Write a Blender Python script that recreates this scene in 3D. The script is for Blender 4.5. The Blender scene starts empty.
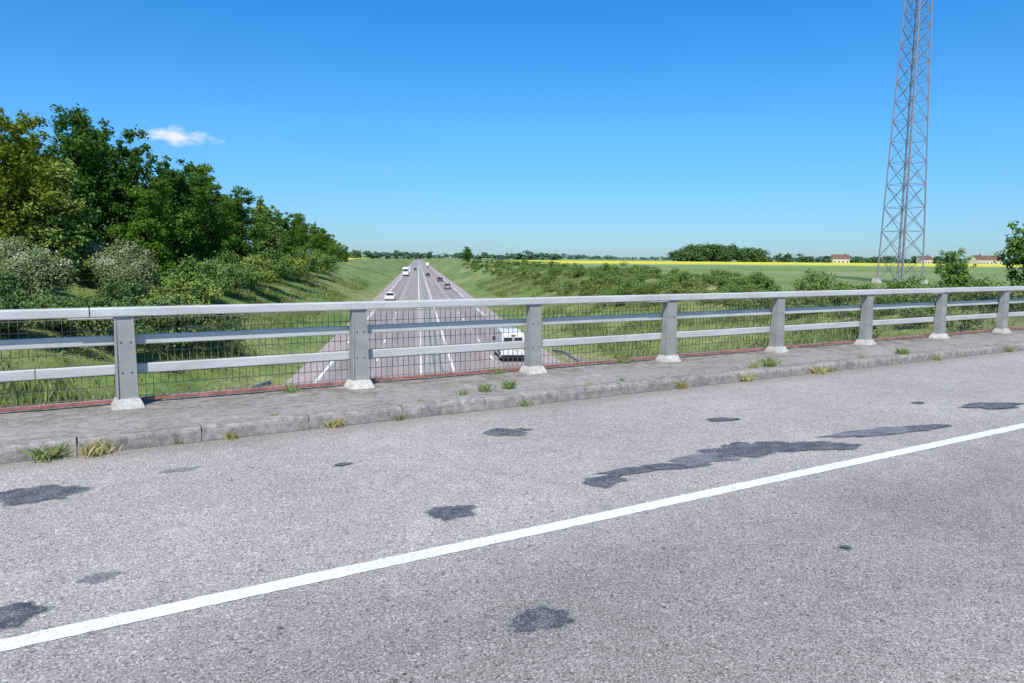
import bpy, bmesh, math, random
import numpy as np
from mathutils import Matrix, Vector, noise as mnoise
random.seed(7); RNG=np.random.default_rng(11)
scene=bpy.context.scene
scene.view_settings.view_transform='Standard'; scene.view_settings.look='None'; scene.view_settings.exposure=0
col=scene.collection
# ------------------------------------------------------------- frames
BR=Matrix.Rotation(math.atan2(.5145,.8575),4,'Z')                # bridge frame  x=u along bridge, y=v across
HW=Matrix.Translation((1.4*.992,1.4*.1262,0))@Matrix.Rotation(math.radians(7.25),4,'Z')   # highway frame x=s, y=t
HWI=HW.inverted(); BRI=BR.inverted()
ID=Matrix.Identity(4)
# ------------------------------------------------------------- material helpers
class NT:
    def __init__(s,name):
        s.m=bpy.data.materials.new(name); s.m.use_nodes=True; s.t=s.m.node_tree; s.n=s.t.nodes
        s.b=s.n["Principled BSDF"]; s.out=s.n["Material Output"]; s.b.inputs["Roughness"].default_value=.85
        s.b.inputs["Specular IOR Level"].default_value=.3
    def new(s,t,**k):
        n=s.n.new(t)
        for a,b in k.items(): setattr(n,a,b)
        return n
    def L(s,a,b): s.t.links.new(a,b)
    def setin(s,sock,v):
        if isinstance(v,bpy.types.NodeSocket): s.L(v,sock)
        else: sock.default_value=v
    def coord(s,scale=(1,1,1),kind='Object'):
        tc=s.new("ShaderNodeTexCoord"); mp=s.new("ShaderNodeMapping"); mp.inputs["Scale"].default_value=scale
        s.L(tc.outputs[kind],mp.inputs[0]); return mp.outputs[0]
    def noise(s,vec,scale,detail=4,rough=.55,dist=0):
        n=s.new("ShaderNodeTexNoise"); s.L(vec,n.inputs["Vector"]); n.inputs["Scale"].default_value=scale
        n.inputs["Detail"].default_value=detail; n.inputs["Roughness"].default_value=rough; n.inputs["Distortion"].default_value=dist
        return n.outputs["Fac"]
    def voro(s,vec,scale,out="Color",feature='F1'):
        n=s.new("ShaderNodeTexVoronoi",feature=feature); s.L(vec,n.inputs["Vector"]); n.inputs["Scale"].default_value=scale
        return n.outputs[out]
    def ramp(s,fac,stops,interp='LINEAR'):
        r=s.new("ShaderNodeValToRGB"); r.color_ramp.interpolation=interp
        e=r.color_ramp.elements
        while len(e)<len(stops): e.new(.5)
        for i,(p,c) in enumerate(stops):
            e[i].position=p; e[i].color=(c,c,c,1) if isinstance(c,(int,float)) else (*c,1)
        s.L(fac,r.inputs[0]); return r.outputs[0]
    def mix(s,fac,a,b,mode='MIX'):
        m=s.new("ShaderNodeMix",data_type='RGBA',blend_type=mode)
        s.setin(m.inputs[0],fac)
        for i,v in ((6,a),(7,b)):
            if isinstance(v,tuple): m.inputs[i].default_value=(*v,1) if len(v)==3 else v
            else: s.L(v,m.inputs[i])
        return m.outputs[2]
    def math(s,op,a,b=0.0,c=None,clamp=False):
        m=s.new("ShaderNodeMath",operation=op,use_clamp=clamp); s.setin(m.inputs[0],a); s.setin(m.inputs[1],b)
        if c is not None: s.setin(m.inputs[2],c)
        return m.outputs[0]
    def sep(s,vec):
        n=s.new("ShaderNodeSeparateXYZ"); s.L(vec,n.inputs[0]); return n.outputs
    def col(s,v):
        if isinstance(v,tuple): s.b.inputs["Base Color"].default_value=(*v,1)
        else: s.L(v,s.b.inputs["Base Color"])
    def bump(s,h,strength=.4,dist=.01):
        b=s.new("ShaderNodeBump"); b.inputs["Strength"].default_value=strength; b.inputs["Distance"].default_value=dist
        s.L(h,b.inputs["Height"]); s.L(b.outputs[0],s.b.inputs["Normal"])

def simple(name,c,rough=.6,metal=0,var=.15,scale=6):
    m=NT(name); v=m.coord(); n=m.noise(v,scale,5)
    a=tuple(x*(1-var) for x in c); b=tuple(min(1,x*(1+var)) for x in c)
    m.col(m.ramp(n,[(.3,a),(.7,b)])); m.b.inputs["Roughness"].default_value=rough; m.b.inputs["Metallic"].default_value=metal
    return m.m

def mat_road():
    m=NT("worn_asphalt"); v=m.coord()
    x,y,z=m.sep(v)
    big=m.noise(v,.55,4,.6); mid=m.noise(v,4,4,.65); fine=m.noise(v,95,1,.8)
    vs=m.sep(m.voro(v,135,"Color"))[0]; vs2=m.sep(m.voro(v,55,"Color"))[1]
    base=m.ramp(big,[(.3,(.335,.305,.292)),(.7,(.405,.372,.358))])
    wob=m.math('MULTIPLY',m.math('SUBTRACT',m.noise(v,.8,2),.5),.6)
    yy=m.math('ADD',y,wob)
    band=m.ramp(m.math('DIVIDE',yy,8.0),[(.0,.95),(.17,.93),(.25,.78),(.37,.74),(.44,.88),(.52,1.05),(.60,1.04),(.70,1.0),(.78,1.05),(.86,1.02),(.91,.80)])
    base=m.mix(1.0,base,band,'MULTIPLY')
    base=m.mix(1.0,base,m.ramp(mid,[(.3,.90),(.7,1.08)]),'MULTIPLY')
    base=m.mix(1.0,base,m.ramp(fine,[(.3,.68),(.5,1.0),(.7,1.25)]),'MULTIPLY')
    base=m.mix(1.0,base,m.ramp(vs,[(.0,.34),(.14,.72),(.5,1.0),(.8,1.15),(.95,1.7)]),'MULTIPLY')
    base=m.mix(1.0,base,m.ramp(vs2,[(.0,.5),(.05,1.0),(.95,1.0),(1.0,1.35)]),'MULTIPLY')
    gut=m.math('MULTIPLY',m.ramp(m.math('SUBTRACT',y,6.2),[(.6,0.0),(1.0,1.0)]),m.ramp(mid,[(.35,.1),(.6,.8)]))
    base=m.mix(gut,base,(.26,.225,.18))
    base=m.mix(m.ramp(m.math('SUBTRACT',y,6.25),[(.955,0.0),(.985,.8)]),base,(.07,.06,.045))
    m.col(base); m.b.inputs["Roughness"].default_value=.9
    m.bump(fine,.5,.004)
    return m.m
def mat_patch(name,k=1,thr=.72):
    m=NT(name); v=m.coord(); f=m.noise(v,110,2,.8); n=m.noise(v,7,3)
    b=m.ramp(n,[(.3,(.060*k,.064*k,.073*k)),(.7,(.115*k,.121*k,.133*k))])
    b=m.mix(1.0,b,m.ramp(f,[(.3,.6),(.7,1.5)]),'MULTIPLY')
    vs=m.sep(m.voro(v,135,"Color"))[0]; e=m.math('ADD',vs,m.math('MULTIPLY',m.math('SUBTRACT',n,.5),.8))
    b=m.mix(m.ramp(e,[(thr,0),(thr+.04,.8)]),b,(.30,.275,.262))
    m.col(b); m.b.inputs["Roughness"].default_value=.6; m.bump(f,.4,.004); return m.m
def mat_paint(name,scale=60):
    m=NT(name); v=m.coord(); n=m.noise(v,scale,4,.75); n2=m.noise(v,3,4)
    w=m.math('ADD',m.math('MULTIPLY',n2,.35),n)
    f=m.ramp(w,[(.49,(.34,.33,.32)),(.57,(.70,.70,.70)),(.8,(.82,.82,.82))])
    m.col(f); m.b.inputs["Roughness"].default_value=.6; m.bump(n,.3,.003); return m.m
def mat_walk():
    m=NT("sidewalk_asphalt"); v=m.coord(); x,y,z=m.sep(v)
    big=m.noise(v,1.2,5,.65); mid=m.noise(v,9,4,.7); fine=m.noise(v,110,2,.8)
    b=m.ramp(big,[(.3,(.25,.228,.208)),(.7,(.39,.362,.338))])
    b=m.mix(1.0,b,m.ramp(mid,[(.28,.58),(.5,1.0),(.75,1.2)]),'MULTIPLY')
    b=m.mix(1.0,b,m.ramp(fine,[(.3,.6),(.7,1.35)]),'MULTIPLY')
    vd=m.new("ShaderNodeVectorMath",operation='ADD'); nn=m.new("ShaderNodeTexNoise"); m.L(v,nn.inputs["Vector"]); nn.inputs["Scale"].default_value=2.2; nn.inputs["Detail"].default_value=4
    m.L(v,vd.inputs[0]); m.L(nn.outputs["Color"],vd.inputs[1])
    cr=m.voro(vd.outputs[0],.55,"Distance",'DISTANCE_TO_EDGE')
    b=m.mix(m.ramp(cr,[(0,.75),(.007,0)]),b,(.09,.08,.06))
    ms=m.math('MULTIPLY',m.ramp(m.math('SUBTRACT',y,7.6),[(.35,0),(.95,1)]),m.ramp(m.noise(v,5,4,.7),[(.42,0),(.6,.75)]))
    b=m.mix(ms,b,(.15,.13,.09))
    ed=m.math('MULTIPLY',m.ramp(m.math('SUBTRACT',y,7.36),[(.05,1),(.16,0)]),m.ramp(m.noise(v,7,4,.7),[(.3,.35),(.6,.95)]))
    b=m.mix(ed,b,(.09,.08,.058))
    m.col(b); m.bump(fine,.5,.006); return m.m
def mat_concrete(name,c=(.30,.29,.27),stain=.6):
    m=NT(name); v=m.coord(); big=m.noise(v,1.7,5,.65); mid=m.noise(v,14,4,.7); fine=m.noise(v,90,2)
    b=m.ramp(big,[(.3,tuple(k*.72 for k in c)),(.7,tuple(k*1.15 for k in c))])
    b=m.mix(1.0,b,m.ramp(mid,[(.3,stain),(.6,1.1)]),'MULTIPLY')
    b=m.mix(1.0,b,m.ramp(fine,[(.3,.8),(.7,1.2)]),'MULTIPLY')
    m.col(b); m.bump(mid,.4,.005); return m.m
def mat_alu(name,c,metal=.35,rough=.5,spk=.82):
    m=NT(name); v=m.coord((1,4,4)); n=m.noise(v,1.4,5,.65); f=m.noise(v,25,3,.7)
    b=m.ramp(n,[(.3,tuple(k*.78 for k in c)),(.7,tuple(k*1.08 for k in c))])
    b=m.mix(1.0,b,m.ramp(f,[(.25,spk),(.5,1.0),(.8,1.06)]),'MULTIPLY')
    m.col(b); m.b.inputs["Metallic"].default_value=metal; m.L(m.ramp(f,[(.3,rough-.08),(.7,rough+.15)]),m.b.inputs["Roughness"]); return m.m
def mat_hwy():
    m=NT("highway_asphalt"); v=m.coord(); x,y,z=m.sep(v)
    v2=m.coord((1,.06,1))
    streak=m.noise(v2,1.1,4,.6); mid=m.noise(v,2.5,3); fine=m.noise(v,22,2,.8)
    ax=m.math('ABSOLUTE',x)
    band=m.ramp(m.math('DIVIDE',ax,11.0),[(.0,1.0),(.12,1.05),(.19,.86),(.26,.98),(.33,.86),(.43,1.03),(.51,.80),(.59,.93),(.67,.80),(.75,1.05),(.9,1.1)])
    b=m.ramp(streak,[(.3,(.31,.262,.255)),(.7,(.395,.34,.33))])
    b=m.mix(1.0,b,band,'MULTIPLY'); b=m.mix(1.0,b,m.ramp(mid,[(.3,.92),(.7,1.08)]),'MULTIPLY')
    b=m.mix(1.0,b,m.ramp(fine,[(.3,.85),(.7,1.15)]),'MULTIPLY')
    m.col(b); return m.m
def mat_ground():
    m=NT("meadow_ground"); v=m.coord(); x,y,z=m.sep(v)
    big=m.noise(m.coord((1,.35,1)),.12,5,.7); mid=m.noise(v,.5,4,.7); fine=m.noise(v,5,3,.75)
    b=m.ramp(big,[(.3,(.105,.165,.038)),(.47,(.165,.225,.058)),(.57,(.225,.262,.085)),(.70,(.34,.315,.16))])
    b=m.mix(1.0,b,m.ramp(mid,[(.3,.52),(.5,1.0),(.72,1.3)]),'MULTIPLY')
    b=m.mix(1.0,b,m.ramp(fine,[(.3,.55),(.7,1.4)]),'MULTIPLY')
    far=m.noise(m.coord((1,.4,1)),.006,2,.5)
    fld=m.ramp(far,[(.38,(.18,.25,.08)),(.5,(.28,.31,.14)),(.6,(.15,.22,.075))])
    dm=m.math('SUBTRACT',m.math('ABSOLUTE',x),48.0)
    b=m.mix(m.ramp(m.math('DIVIDE',dm,40.0),[(0,0),(1,.75)]),b,fld)
    m.col(b); return m.m
def mat_leaf(name,ramp,trans=.3,flower=None):
    m=NT(name)
    a=m.new("ShaderNodeAttribute",attribute_name="tint"); oi=m.new("ShaderNodeObjectInfo")
    st=[(i/(len(ramp)-1),c) for i,c in enumerate(ramp)]
    if flower:
        st=[(p*.80,c) for p,c in st]+[(.835,flower),(1.0,flower)]
    c=m.ramp(a.outputs["Fac"],st); c=m.mix(1.0,c,oi.outputs["Color"],'MULTIPLY')
    df=m.new("ShaderNodeBsdfDiffuse"); m.L(c,df.inputs[0])
    if trans<=0:
        m.L(df.outputs[0],m.out.inputs[0]); m.n.remove(m.b); return m.m
    tr=m.new("ShaderNodeBsdfTranslucent"); c2=m.mix(1.0,c,(1.1,1.25,.45),'MULTIPLY'); m.L(c2,tr.inputs[0])
    mx=m.new("ShaderNodeMixShader"); mx.inputs[0].default_value=trans
    m.L(df.outputs[0],mx.inputs[1]); m.L(tr.outputs[0],mx.inputs[2]); m.L(mx.outputs[0],m.out.inputs[0]); m.n.remove(m.b); return m.m

M=dict(road=mat_road(),patch=mat_patch("tar_patch",1,.80),patch2=mat_patch("faded_tar_patch",1.7,.70),patch3=mat_patch("tar_stain",1.6,.40),line=mat_paint("road_paint"),hline=simple("highway_paint",(.78,.78,.78),.6),
 walk=mat_walk(),kerb=mat_concrete("kerb_concrete",(.33,.305,.28),.5),conc=mat_concrete("bridge_concrete",(.40,.385,.37)),foot=mat_concrete("mortar_foot",(.56,.53,.48),.7),
 alu=mat_alu("aluminium_rail",(.57,.58,.56),.12,.6),post=mat_alu("aluminium_post",(.36,.36,.34),.15,.6,.92),bar=simple("infill_mesh_steel",(.22,.185,.16),.6,.2),
 red=simple("faded_red_paint",(.34,.13,.11),.7,0,.4,9),hwy=mat_hwy(),ground=mat_ground(),galv=mat_alu("galvanised_steel",(.36,.38,.40),.4,.5),
 tower=mat_alu("tower_steel",(.32,.32,.37),.25,.5),cable=simple("cable_rust",(.16,.09,.08),.7),
 bark=simple("bark",(.13,.105,.08),.9,0,.4,5),
 leafA=mat_leaf("leaves_green",[(.05,.098,.018),(.085,.165,.028),(.135,.235,.045),(.21,.31,.075)]),
 leafB=mat_leaf("leaves_shrub",[(.085,.13,.035),(.13,.195,.05),(.175,.25,.07),(.25,.32,.11)],0),
 leafH=mat_leaf("leaves_hawthorn",[(.09,.13,.05),(.13,.18,.07),(.18,.23,.10),(.23,.28,.13)],0,(.42,.44,.29)),
 leafF=mat_leaf("leaves_distant_hazed",[(.045,.08,.04),(.065,.11,.05),(.085,.14,.06),(.12,.175,.07)],0),  # bluer leaf colours paint aerial haze onto far vegetation
 grass=mat_leaf("grass_blades",[(.11,.165,.04),(.17,.235,.06),(.24,.30,.095),(.38,.37,.20)],0),
 dry=mat_leaf("dry_grass",[(.15,.19,.04),(.25,.27,.07),(.38,.35,.14),(.48,.42,.22)],0),
 black=simple("black_rubber",(.02,.02,.02),.7),glass=simple("vehicle_glass",(.02,.025,.03),.08,0,.1),white=simple("white_paint",(.78,.78,.78),.3,0,.03),
 dark=simple("dark_paint",(.03,.03,.035),.25,0,.05),silver=simple("silver_paint",(.35,.37,.40),.3,.4,.03),redl=simple("tail_lamp",(.5,.02,.02),.3),
 plate=simple("plate_paint",(.75,.72,.55),.4),lampg=simple("headlamp_glass",(.6,.62,.65),.15),stone=simple("gravel_stones",(.28,.255,.22),.9,0,.5,40))
# ------------------------------------------------------------- mesh helpers
def obj(name,verts,faces,mats,mw=ID,parent=None,smooth=False,fm=None):
    me=bpy.data.meshes.new(name); me.from_pydata([tuple(v) for v in verts],[],[tuple(f) for f in faces]); 
    for m in (mats if isinstance(mats,(list,tuple)) else [mats]): me.materials.append(m)
    if fm is not None: me.polygons.foreach_set("material_index",fm)
    if smooth: me.polygons.foreach_set("use_smooth",[True]*len(me.polygons))
    me.update(); o=bpy.data.objects.new(name,me); col.objects.link(o)
    if parent is not None: o.parent=parent
    else: o.matrix_world=mw
    return o
def empty(name,mw=ID):
    e=bpy.data.objects.new(name,None); e.empty_display_size=.5; col.objects.link(e); e.matrix_world=mw; return e
class MB:
    def __init__(s): s.v=[];s.f=[];s.m=[]
    def add(s,vs,fs,mi=0):
        o=len(s.v); s.v+=[tuple(v) for v in vs]; s.f+=[tuple(i+o for i in f) for f in fs]; s.m+=[mi]*len(fs)
    def box(s,x0,x1,y0,y1,z0,z1,mi=0):
        s.add([(x0,y0,z0),(x1,y0,z0),(x1,y1,z0),(x0,y1,z0),(x0,y0,z1),(x1,y0,z1),(x1,y1,z1),(x0,y1,z1)],
              [(0,3,2,1),(4,5,6,7),(0,1,5,4),(1,2,6,5),(2,3,7,6),(3,0,4,7)],mi)
    def frus(s,c0,h0,c1,h1,mi=0):
        vs=[]
        for c,h in((c0,h0),(c1,h1)):
            for a,b in((-1,-1),(1,-1),(1,1),(-1,1)): vs.append((c[0]+a*h[0],c[1]+b*h[1],c[2]))
        s.add(vs,[(0,3,2,1),(4,5,6,7),(0,1,5,4),(1,2,6,5),(2,3,7,6),(3,0,4,7)],mi)
    def prof(s,pts,x0,x1,axis=0,mi=0,cap=True):
        n=len(pts); vs=[]
        for x in (x0,x1):
            for a,b in pts: vs.append((x,a,b) if axis==0 else (a,x,b))
        fs=[(i,(i+1)%n,n+(i+1)%n,n+i) for i in range(n)]
        if cap: fs+=[tuple(range(n))[::-1],tuple(range(n,2*n))]
        s.add(vs,fs,mi)
    def tube(s,p,q,r0,r1=None,n=6,mi=0):
        r1=r0 if r1 is None else r1; p=Vector(p);q=Vector(q);d=(q-p)
        if d.length<1e-6: return
        d.normalize(); a=d.orthogonal().normalized(); b=d.cross(a); vs=[]
        for c,r in((p,r0),(q,r1)):
            for i in range(n):
                t=2*math.pi*i/n; vs.append(c+a*math.cos(t)*r+b*math.sin(t)*r)
        s.add(vs,[(i,(i+1)%n,n+(i+1)%n,n+i) for i in range(n)]+[tuple(range(n))[::-1],tuple(range(n,2*n))],mi)
    def obj(s,name,mats,mw=ID,parent=None,smooth=False): return obj(name,s.v,s.f,mats,mw,parent,smooth,s.m)
def rrect(cy,cz,w,h,r,n=3):
    pts=[]
    for (sx,sz,a0) in ((1,1,0),(-1,1,90),(-1,-1,180),(1,-1,270)):
        for k in range(n+1):
            a=math.radians(a0+90*k/n); pts.append((cy+sx*(w/2-r)+r*math.cos(a),cz+sz*(h/2-r)+r*math.sin(a)))
    return pts
def bevel(o,w=.02,seg=2):
    b=o.modifiers.new("bevel",'BEVEL'); b.width=w; b.segments=seg; b.limit_method='ANGLE'; return o
# ------------------------------------------------------------- world, sun, camera
SUN_EL=math.radians(52); sdir=Vector((-.12,-1,0)).normalized()
az=math.atan2(sdir.x,sdir.y)
w=bpy.data.worlds.new("World"); scene.world=w; w.use_nodes=True; wt=w.node_tree; wn=wt.nodes; bg=wn["Background"]
sky=wn.new("ShaderNodeTexSky"); sky.sky_type='NISHITA'; sky.sun_disc=False; sky.sun_elevation=SUN_EL; sky.sun_rotation=az
sky.air_density=1.0; sky.dust_density=.3; sky.ozone_density=2.0; sky.altitude=50
def wmath(op,a,b,c=None,clamp=False):
    m=wn.new("ShaderNodeMath"); m.operation=op; m.use_clamp=clamp
    for i,v in enumerate((a,b,c)):
        if v is None: continue
        if isinstance(v,(int,float)): m.inputs[i].default_value=v
        else: wt.links.new(v,m.inputs[i])
    return m.outputs[0]
tc=wn.new("ShaderNodeTexCoord"); dirv=tc.outputs["Generated"]
def dot(v):
    d=wn.new("ShaderNodeVectorMath"); d.operation='DOT_PRODUCT'; wt.links.new(dirv,d.inputs[0]); d.inputs[1].default_value=v; return d.outputs["Value"]
el=wmath('MAXIMUM',dot((0,0,1)),0.0); rp=wn.new("ShaderNodeValToRGB"); wt.links.new(el,rp.inputs[0])
stops=[(0.0,(.36,.55,.82)),(.06,(.32,.59,.90)),(.17,(.27,.71,1.08)),(.33,(.13,.68,1.14)),(.6,(.42,.80,.95))]
e=rp.color_ramp.elements
while len(e)<len(stops): e.new(.5)
for i,(p,c) in enumerate(stops): e[i].position=p; e[i].color=(*c,1)
ml=wn.new("ShaderNodeMix"); ml.data_type='RGBA'; ml.blend_type='MULTIPLY'; ml.inputs[0].default_value=1; wt.links.new(sky.outputs[0],ml.inputs[6]); wt.links.new(rp.outputs[0],ml.inputs[7])
cn=wn.new("ShaderNodeTexNoise"); cn.inputs["Scale"].default_value=45; cn.inputs["Detail"].default_value=5; cn.inputs["Roughness"].default_value=.6
mp=wn.new("ShaderNodeMapping"); mp.inputs["Scale"].default_value=(1,1,2.0); wt.links.new(dirv,mp.inputs[0]); wt.links.new(mp.outputs[0],cn.inputs["Vector"])
def cloud(c,wd,ht,st):
    c=Vector(c).normalized(); h=Vector((c.y,-c.x,0)).normalized(); v=h.cross(c)
    a=wmath('DIVIDE',dot(h),wd); b=wmath('DIVIDE',dot(v),ht)
    r=wmath('SQRT',wmath('ADD',wmath('MULTIPLY',a,a),wmath('MULTIPLY',b,b)),0)
    k=wmath('SUBTRACT',1.0,r); k=wmath('ADD',k,wmath('MULTIPLY',wmath('SUBTRACT',cn.outputs["Fac"],.5),2.4))
    front=wmath('GREATER_THAN',dot(c),.5)
    return wmath('MULTIPLY',wmath('MULTIPLY',k,st,None,True),front)
kk=wmath('MAXIMUM',cloud((-.401,.905,.1400),.042,.0105,1.1),cloud((-.165,.98,.111),.008,.003,.10))
mx=wn.new("ShaderNodeMix"); mx.data_type='RGBA'; wt.links.new(kk,mx.inputs[0]); wt.links.new(ml.outputs[2],mx.inputs[6]); mx.inputs[7].default_value=(5.7,6.0,6.4,1)
wt.links.new(mx.outputs[2],bg.inputs[0]); bg.inputs[1].default_value=.15
sl=bpy.data.lights.new("sun","SUN"); sl.energy=5.0; sl.angle=math.radians(.5); sl.color=(1,.95,.88)
so=bpy.data.objects.new("sun",sl); col.objects.link(so)
S=Vector((sdir.x*math.cos(SUN_EL),sdir.y*math.cos(SUN_EL),math.sin(SUN_EL)))
so.rotation_euler=S.to_track_quat('Z','Y').to_euler(); so.location=(0,0,60)
cam=bpy.data.cameras.new("camera"); co=bpy.data.objects.new("camera",cam); col.objects.link(co); scene.camera=co
cam.sensor_width=36; cam.lens=740/1024*36; cam.clip_start=.05; cam.clip_end=20000
pitch=math.atan(83.8/740)
co.matrix_world=Matrix.Translation((0,0,1.72))@Matrix.Rotation(math.pi/2-pitch,4,'X')@Matrix.Rotation(0.009,4,'Z')
# ------------------------------------------------------------- terrain
def lerp(a,b,t): t=max(0,min(1,t)); return a+(b-a)*t
def sm(t): t=max(0,min(1,t)); return t*t*(3-2*t)
def terrain_z(s,t):
    a=abs(s)
    if a<11: z=-6.95
    elif a<13.5: z=lerp(-6.95,-7.1,(a-11)/1.0) if a<12 else lerp(-7.1,-6.6,(a-12)/1.5)
    else: z=-6.6+5.6*(.75*min(1,(a-13.5)/17)+.25*sm((a-13.5)/17))
    if a>13: z+= .25*mnoise.noise(Vector((s*.12,t*.06,3)))+ .5*sm((a-20)/20)*mnoise.noise(Vector((s*.02,t*.02,9)))
    w_=HW@Vector((s,t,0)); b=BRI@w_; dv=abs(b.y-4.0)
    if a>30 and dv<11: z=max(z,lerp(-.45,-1.0,(dv-6)/4.0)-.0)
    if a<=30 and dv<6.5: z=min(z,-1.6)
    return z
def axis(segs):
    out=[]
    for a,b,st in segs:
        n=max(1,int(round((b-a)/st))); out+= [a+(b-a)*i/n for i in range(n)]
    out.append(segs[-1][1]); return out
ss=axis([(-6000,-2000,1000),(-2000,-400,200),(-400,-80,20),(-80,-36,4),(-36,-14,1.4),(-14,-10.5,.5),(-10.5,10.5,7),(10.5,14,.5),(14,36,1.4),(36,80,4),(80,400,20),(400,2000,200),(2000,6000,1000)])
ts=axis([(-2000,-200,300),(-200,-60,20),(-60,120,2),(120,300,6),(300,800,25),(800,2500,100),(2500,9000,800)])
V=[(s,t,terrain_z(s,t)) for t in ts for s in ss]; n=len(ss)
F=[(j*n+i,j*n+i+1,(j+1)*n+i+1,(j+1)*n+i) for j in range(len(ts)-1) for i in range(n-1)]
obj("terrain",V,F,M['ground'],HW,smooth=True)
def field(name,s0,s1,t0,t1,mat,h=.25,ns=8,nt=8):
    V=[];F=[]
    for j in range(nt+1):
        for i in range(ns+1):
            s=s0+(s1-s0)*i/ns; t=t0+(t1-t0)*j/nt; V.append((s,t,-.75+h))
    for j in range(nt):
        for i in range(ns): k=j*(ns+1)+i; F.append((k,k+1,k+ns+2,k+ns+1))
    b=len(V); V+=[(s0,t0,-2),(s1,t0,-2),(s1,t1,-2),(s0,t1,-2),(s0,t0,-.75+h),(s1,t0,-.75+h),(s1,t1,-.75+h),(s0,t1,-.75+h)]
    for i in range(4): j=(i+1)%4; F.append((b+i,b+j,b+4+j,b+4+i))
    return obj(name,V,F,mat,HW)
def crop(name,c,c2,sc):
    m=NT(name); v=m.coord((1,.3,1)); n1=m.noise(v,sc,5,.6); n2=m.noise(m.coord(),1.5,3)
    b=m.ramp(n1,[(.3,c),(.7,c2)]); b=m.mix(1.0,b,m.ramp(n2,[(.3,.85),(.7,1.15)]),'MULTIPLY'); m.col(b); return m.m
RAPE=crop("rapeseed_flowers",(.62,.56,.03),(.72,.66,.05),.05)
WHEAT=crop("wheat_leaves",(.14,.22,.06),(.23,.30,.11),.06); PALE=crop("hay_grass",(.28,.33,.14),(.38,.40,.20),.03); DK=crop("dark_crop",(.08,.15,.05),(.12,.19,.07),.05)
field("rapeseed_field",70,1100,370,630,RAPE,.50)
field("wheat_field",50,700,175,300,WHEAT,.1)
field("hay_meadow",48,900,305,365,PALE,.05)
field("crop_field",80,1200,700,1000,DK,.2)
field("rapeseed_field",-900,-60,700,1100,RAPE,.2)
field("hay_meadow",60,1500,1020,1700,PALE,.1)
# ------------------------------------------------------------- highway
def strip(name,x0,x1,y0,y1,z,mat,mw,ny=1,parent=None):
    ys=[y0+(y1-y0)*i/ny for i in range(ny+1)]
    V=[(x,y,z) for y in ys for x in (x0,x1)]
    return obj(name,V,[(2*i,2*i+1,2*i+3,2*i+2) for i in range(ny)],mat,mw,parent)
strip("highway",-10.3,10.3,-300,3600,-6.80,M['hwy'],HW,60)
strip("central_reservation",-.85,.85,-300,3600,-6.792,M['conc'],HW,60)
mb=MB()
def dash(x,wd,y0,y1,z=-6.793): mb.add([(x-wd/2,y0,z),(x+wd/2,y0,z),(x+wd/2,y1,z),(x-wd/2,y1,z)],[(0,1,2,3)])
for sg in(-1,1):
    y=-290
    while y<3000: dash(sg*1.25,.2,y,y+50); y+=50
    y=-290
    while y<2200: dash(sg*4.8,.16,y,y+3.2); y+=13
    y=-290+(7 if sg>0 else 0)
    while y<2600: dash(sg*8.35,.22,y,y+20); y+=26
mb.obj("highway_markings",M['hline'],HW)
W=[(0,.0),(.03,.03),(.03,.09),(-.03,.12),(-.03,.17),(.03,.20),(.03,.27),(0,.30),(-.012,.30),(.018,.265),(.018,.205),(-.042,.175),(-.042,.115),(.018,.085),(.018,.035),(-.012,0)]
def guard(name,x,sg,y0,y1,posts,zb=-6.8,term=False):
    mb=MB(); P=[(x+sg*a,.45+b+zb) for a,b in W]
    mb.prof([(a,b) for a,b in P],y0,y1,1)
    if term:
        n=len(P); vs=[(a,y1,b) for a,b in P]+[(a+sg*-.1,y1+6,b-.62) for a,b in P]
        mb.add(vs,[(i,(i+1)%n,n+(i+1)%n,n+i) for i in range(n)])
    y=y0
    while y<min(y1,posts): mb.box(x-sg*.05-.04,x-sg*.05+.04,y-.05,y+.05,zb-.3,zb+.72); y+=4
    return mb.obj(name,M['galv'],HW)
guard("median_guardrail",.28,1,-60,2400,500); guard("median_guardrail",-.28,-1,-60,2400,1)
guard("roadside_guardrail",11.0,-1,-60,62,62,-6.9,True); guard("roadside_guardrail",-11.4,1,-60,46,46,-6.9,True)
# ------------------------------------------------------------- bridge
mb=MB(); mb.box(-90,110,-1.25,9.05,-1.0,-.03,0); mb.box(-90,110,8.98,9.12,-1.1,.14,0); mb.box(-90,110,-1.3,-1.2,-1.1,.14,0)
mb.obj("bridge_deck",M['conc'],BR)
obj("road",[(-90,.2,0),(110,.2,0),(110,7.26,0),(-90,7.26,0)],[(0,1,2,3)],M['road'],BR)
def walkz(u,v): return .12+.006*mnoise.noise(Vector((u*2,v*3,1)))
mb=MB(); us=axis([(-90,-8,8),(-8,26,.25),(26,110,8)]); vs_=axis([(7.4,8.98,.2)])
n=len(vs_); mb.add([(u,v,walkz(u,v)) for u in us for v in vs_],[(i*n+j,(i+1)*n+j,(i+1)*n+j+1,i*n+j+1) for i in range(len(us)-1) for j in range(n-1)])
mb.obj("sidewalk",M['walk'],BR,smooth=True)
mb=MB(); mb.box(-90,110,-1.2,.02,-.02,.12); mb.obj("sidewalk",M['walk'],BR)
mb=MB(); u=-30.0
pr=[(7.25,-.02),(7.255,.09),(7.265,.118),(7.285,.130),(7.41,.134),(7.42,-.02)]
while u<70:
    dz=random.uniform(-.006,.004); dy=random.uniform(-.006,.004)
    mb.prof([(a+dy,b+dz) for a,b in pr],u+.007,u+.993,0); u+=1
mb.prof([(7.262,-.02),(7.262,.08),(7.42,.09),(7.42,-.02)],-90,110,0)
mb.obj("kerb",M['kerb'],BR)
mb=MB(); mb.prof([(.2,-.02),(.2,.11),(.17,.122),(.02,.124),(.02,-.02)],-90,110,0); mb.obj("kerb",M['kerb'],BR)
V=[];F=[];us=axis([(-20,40,.04)])
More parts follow.
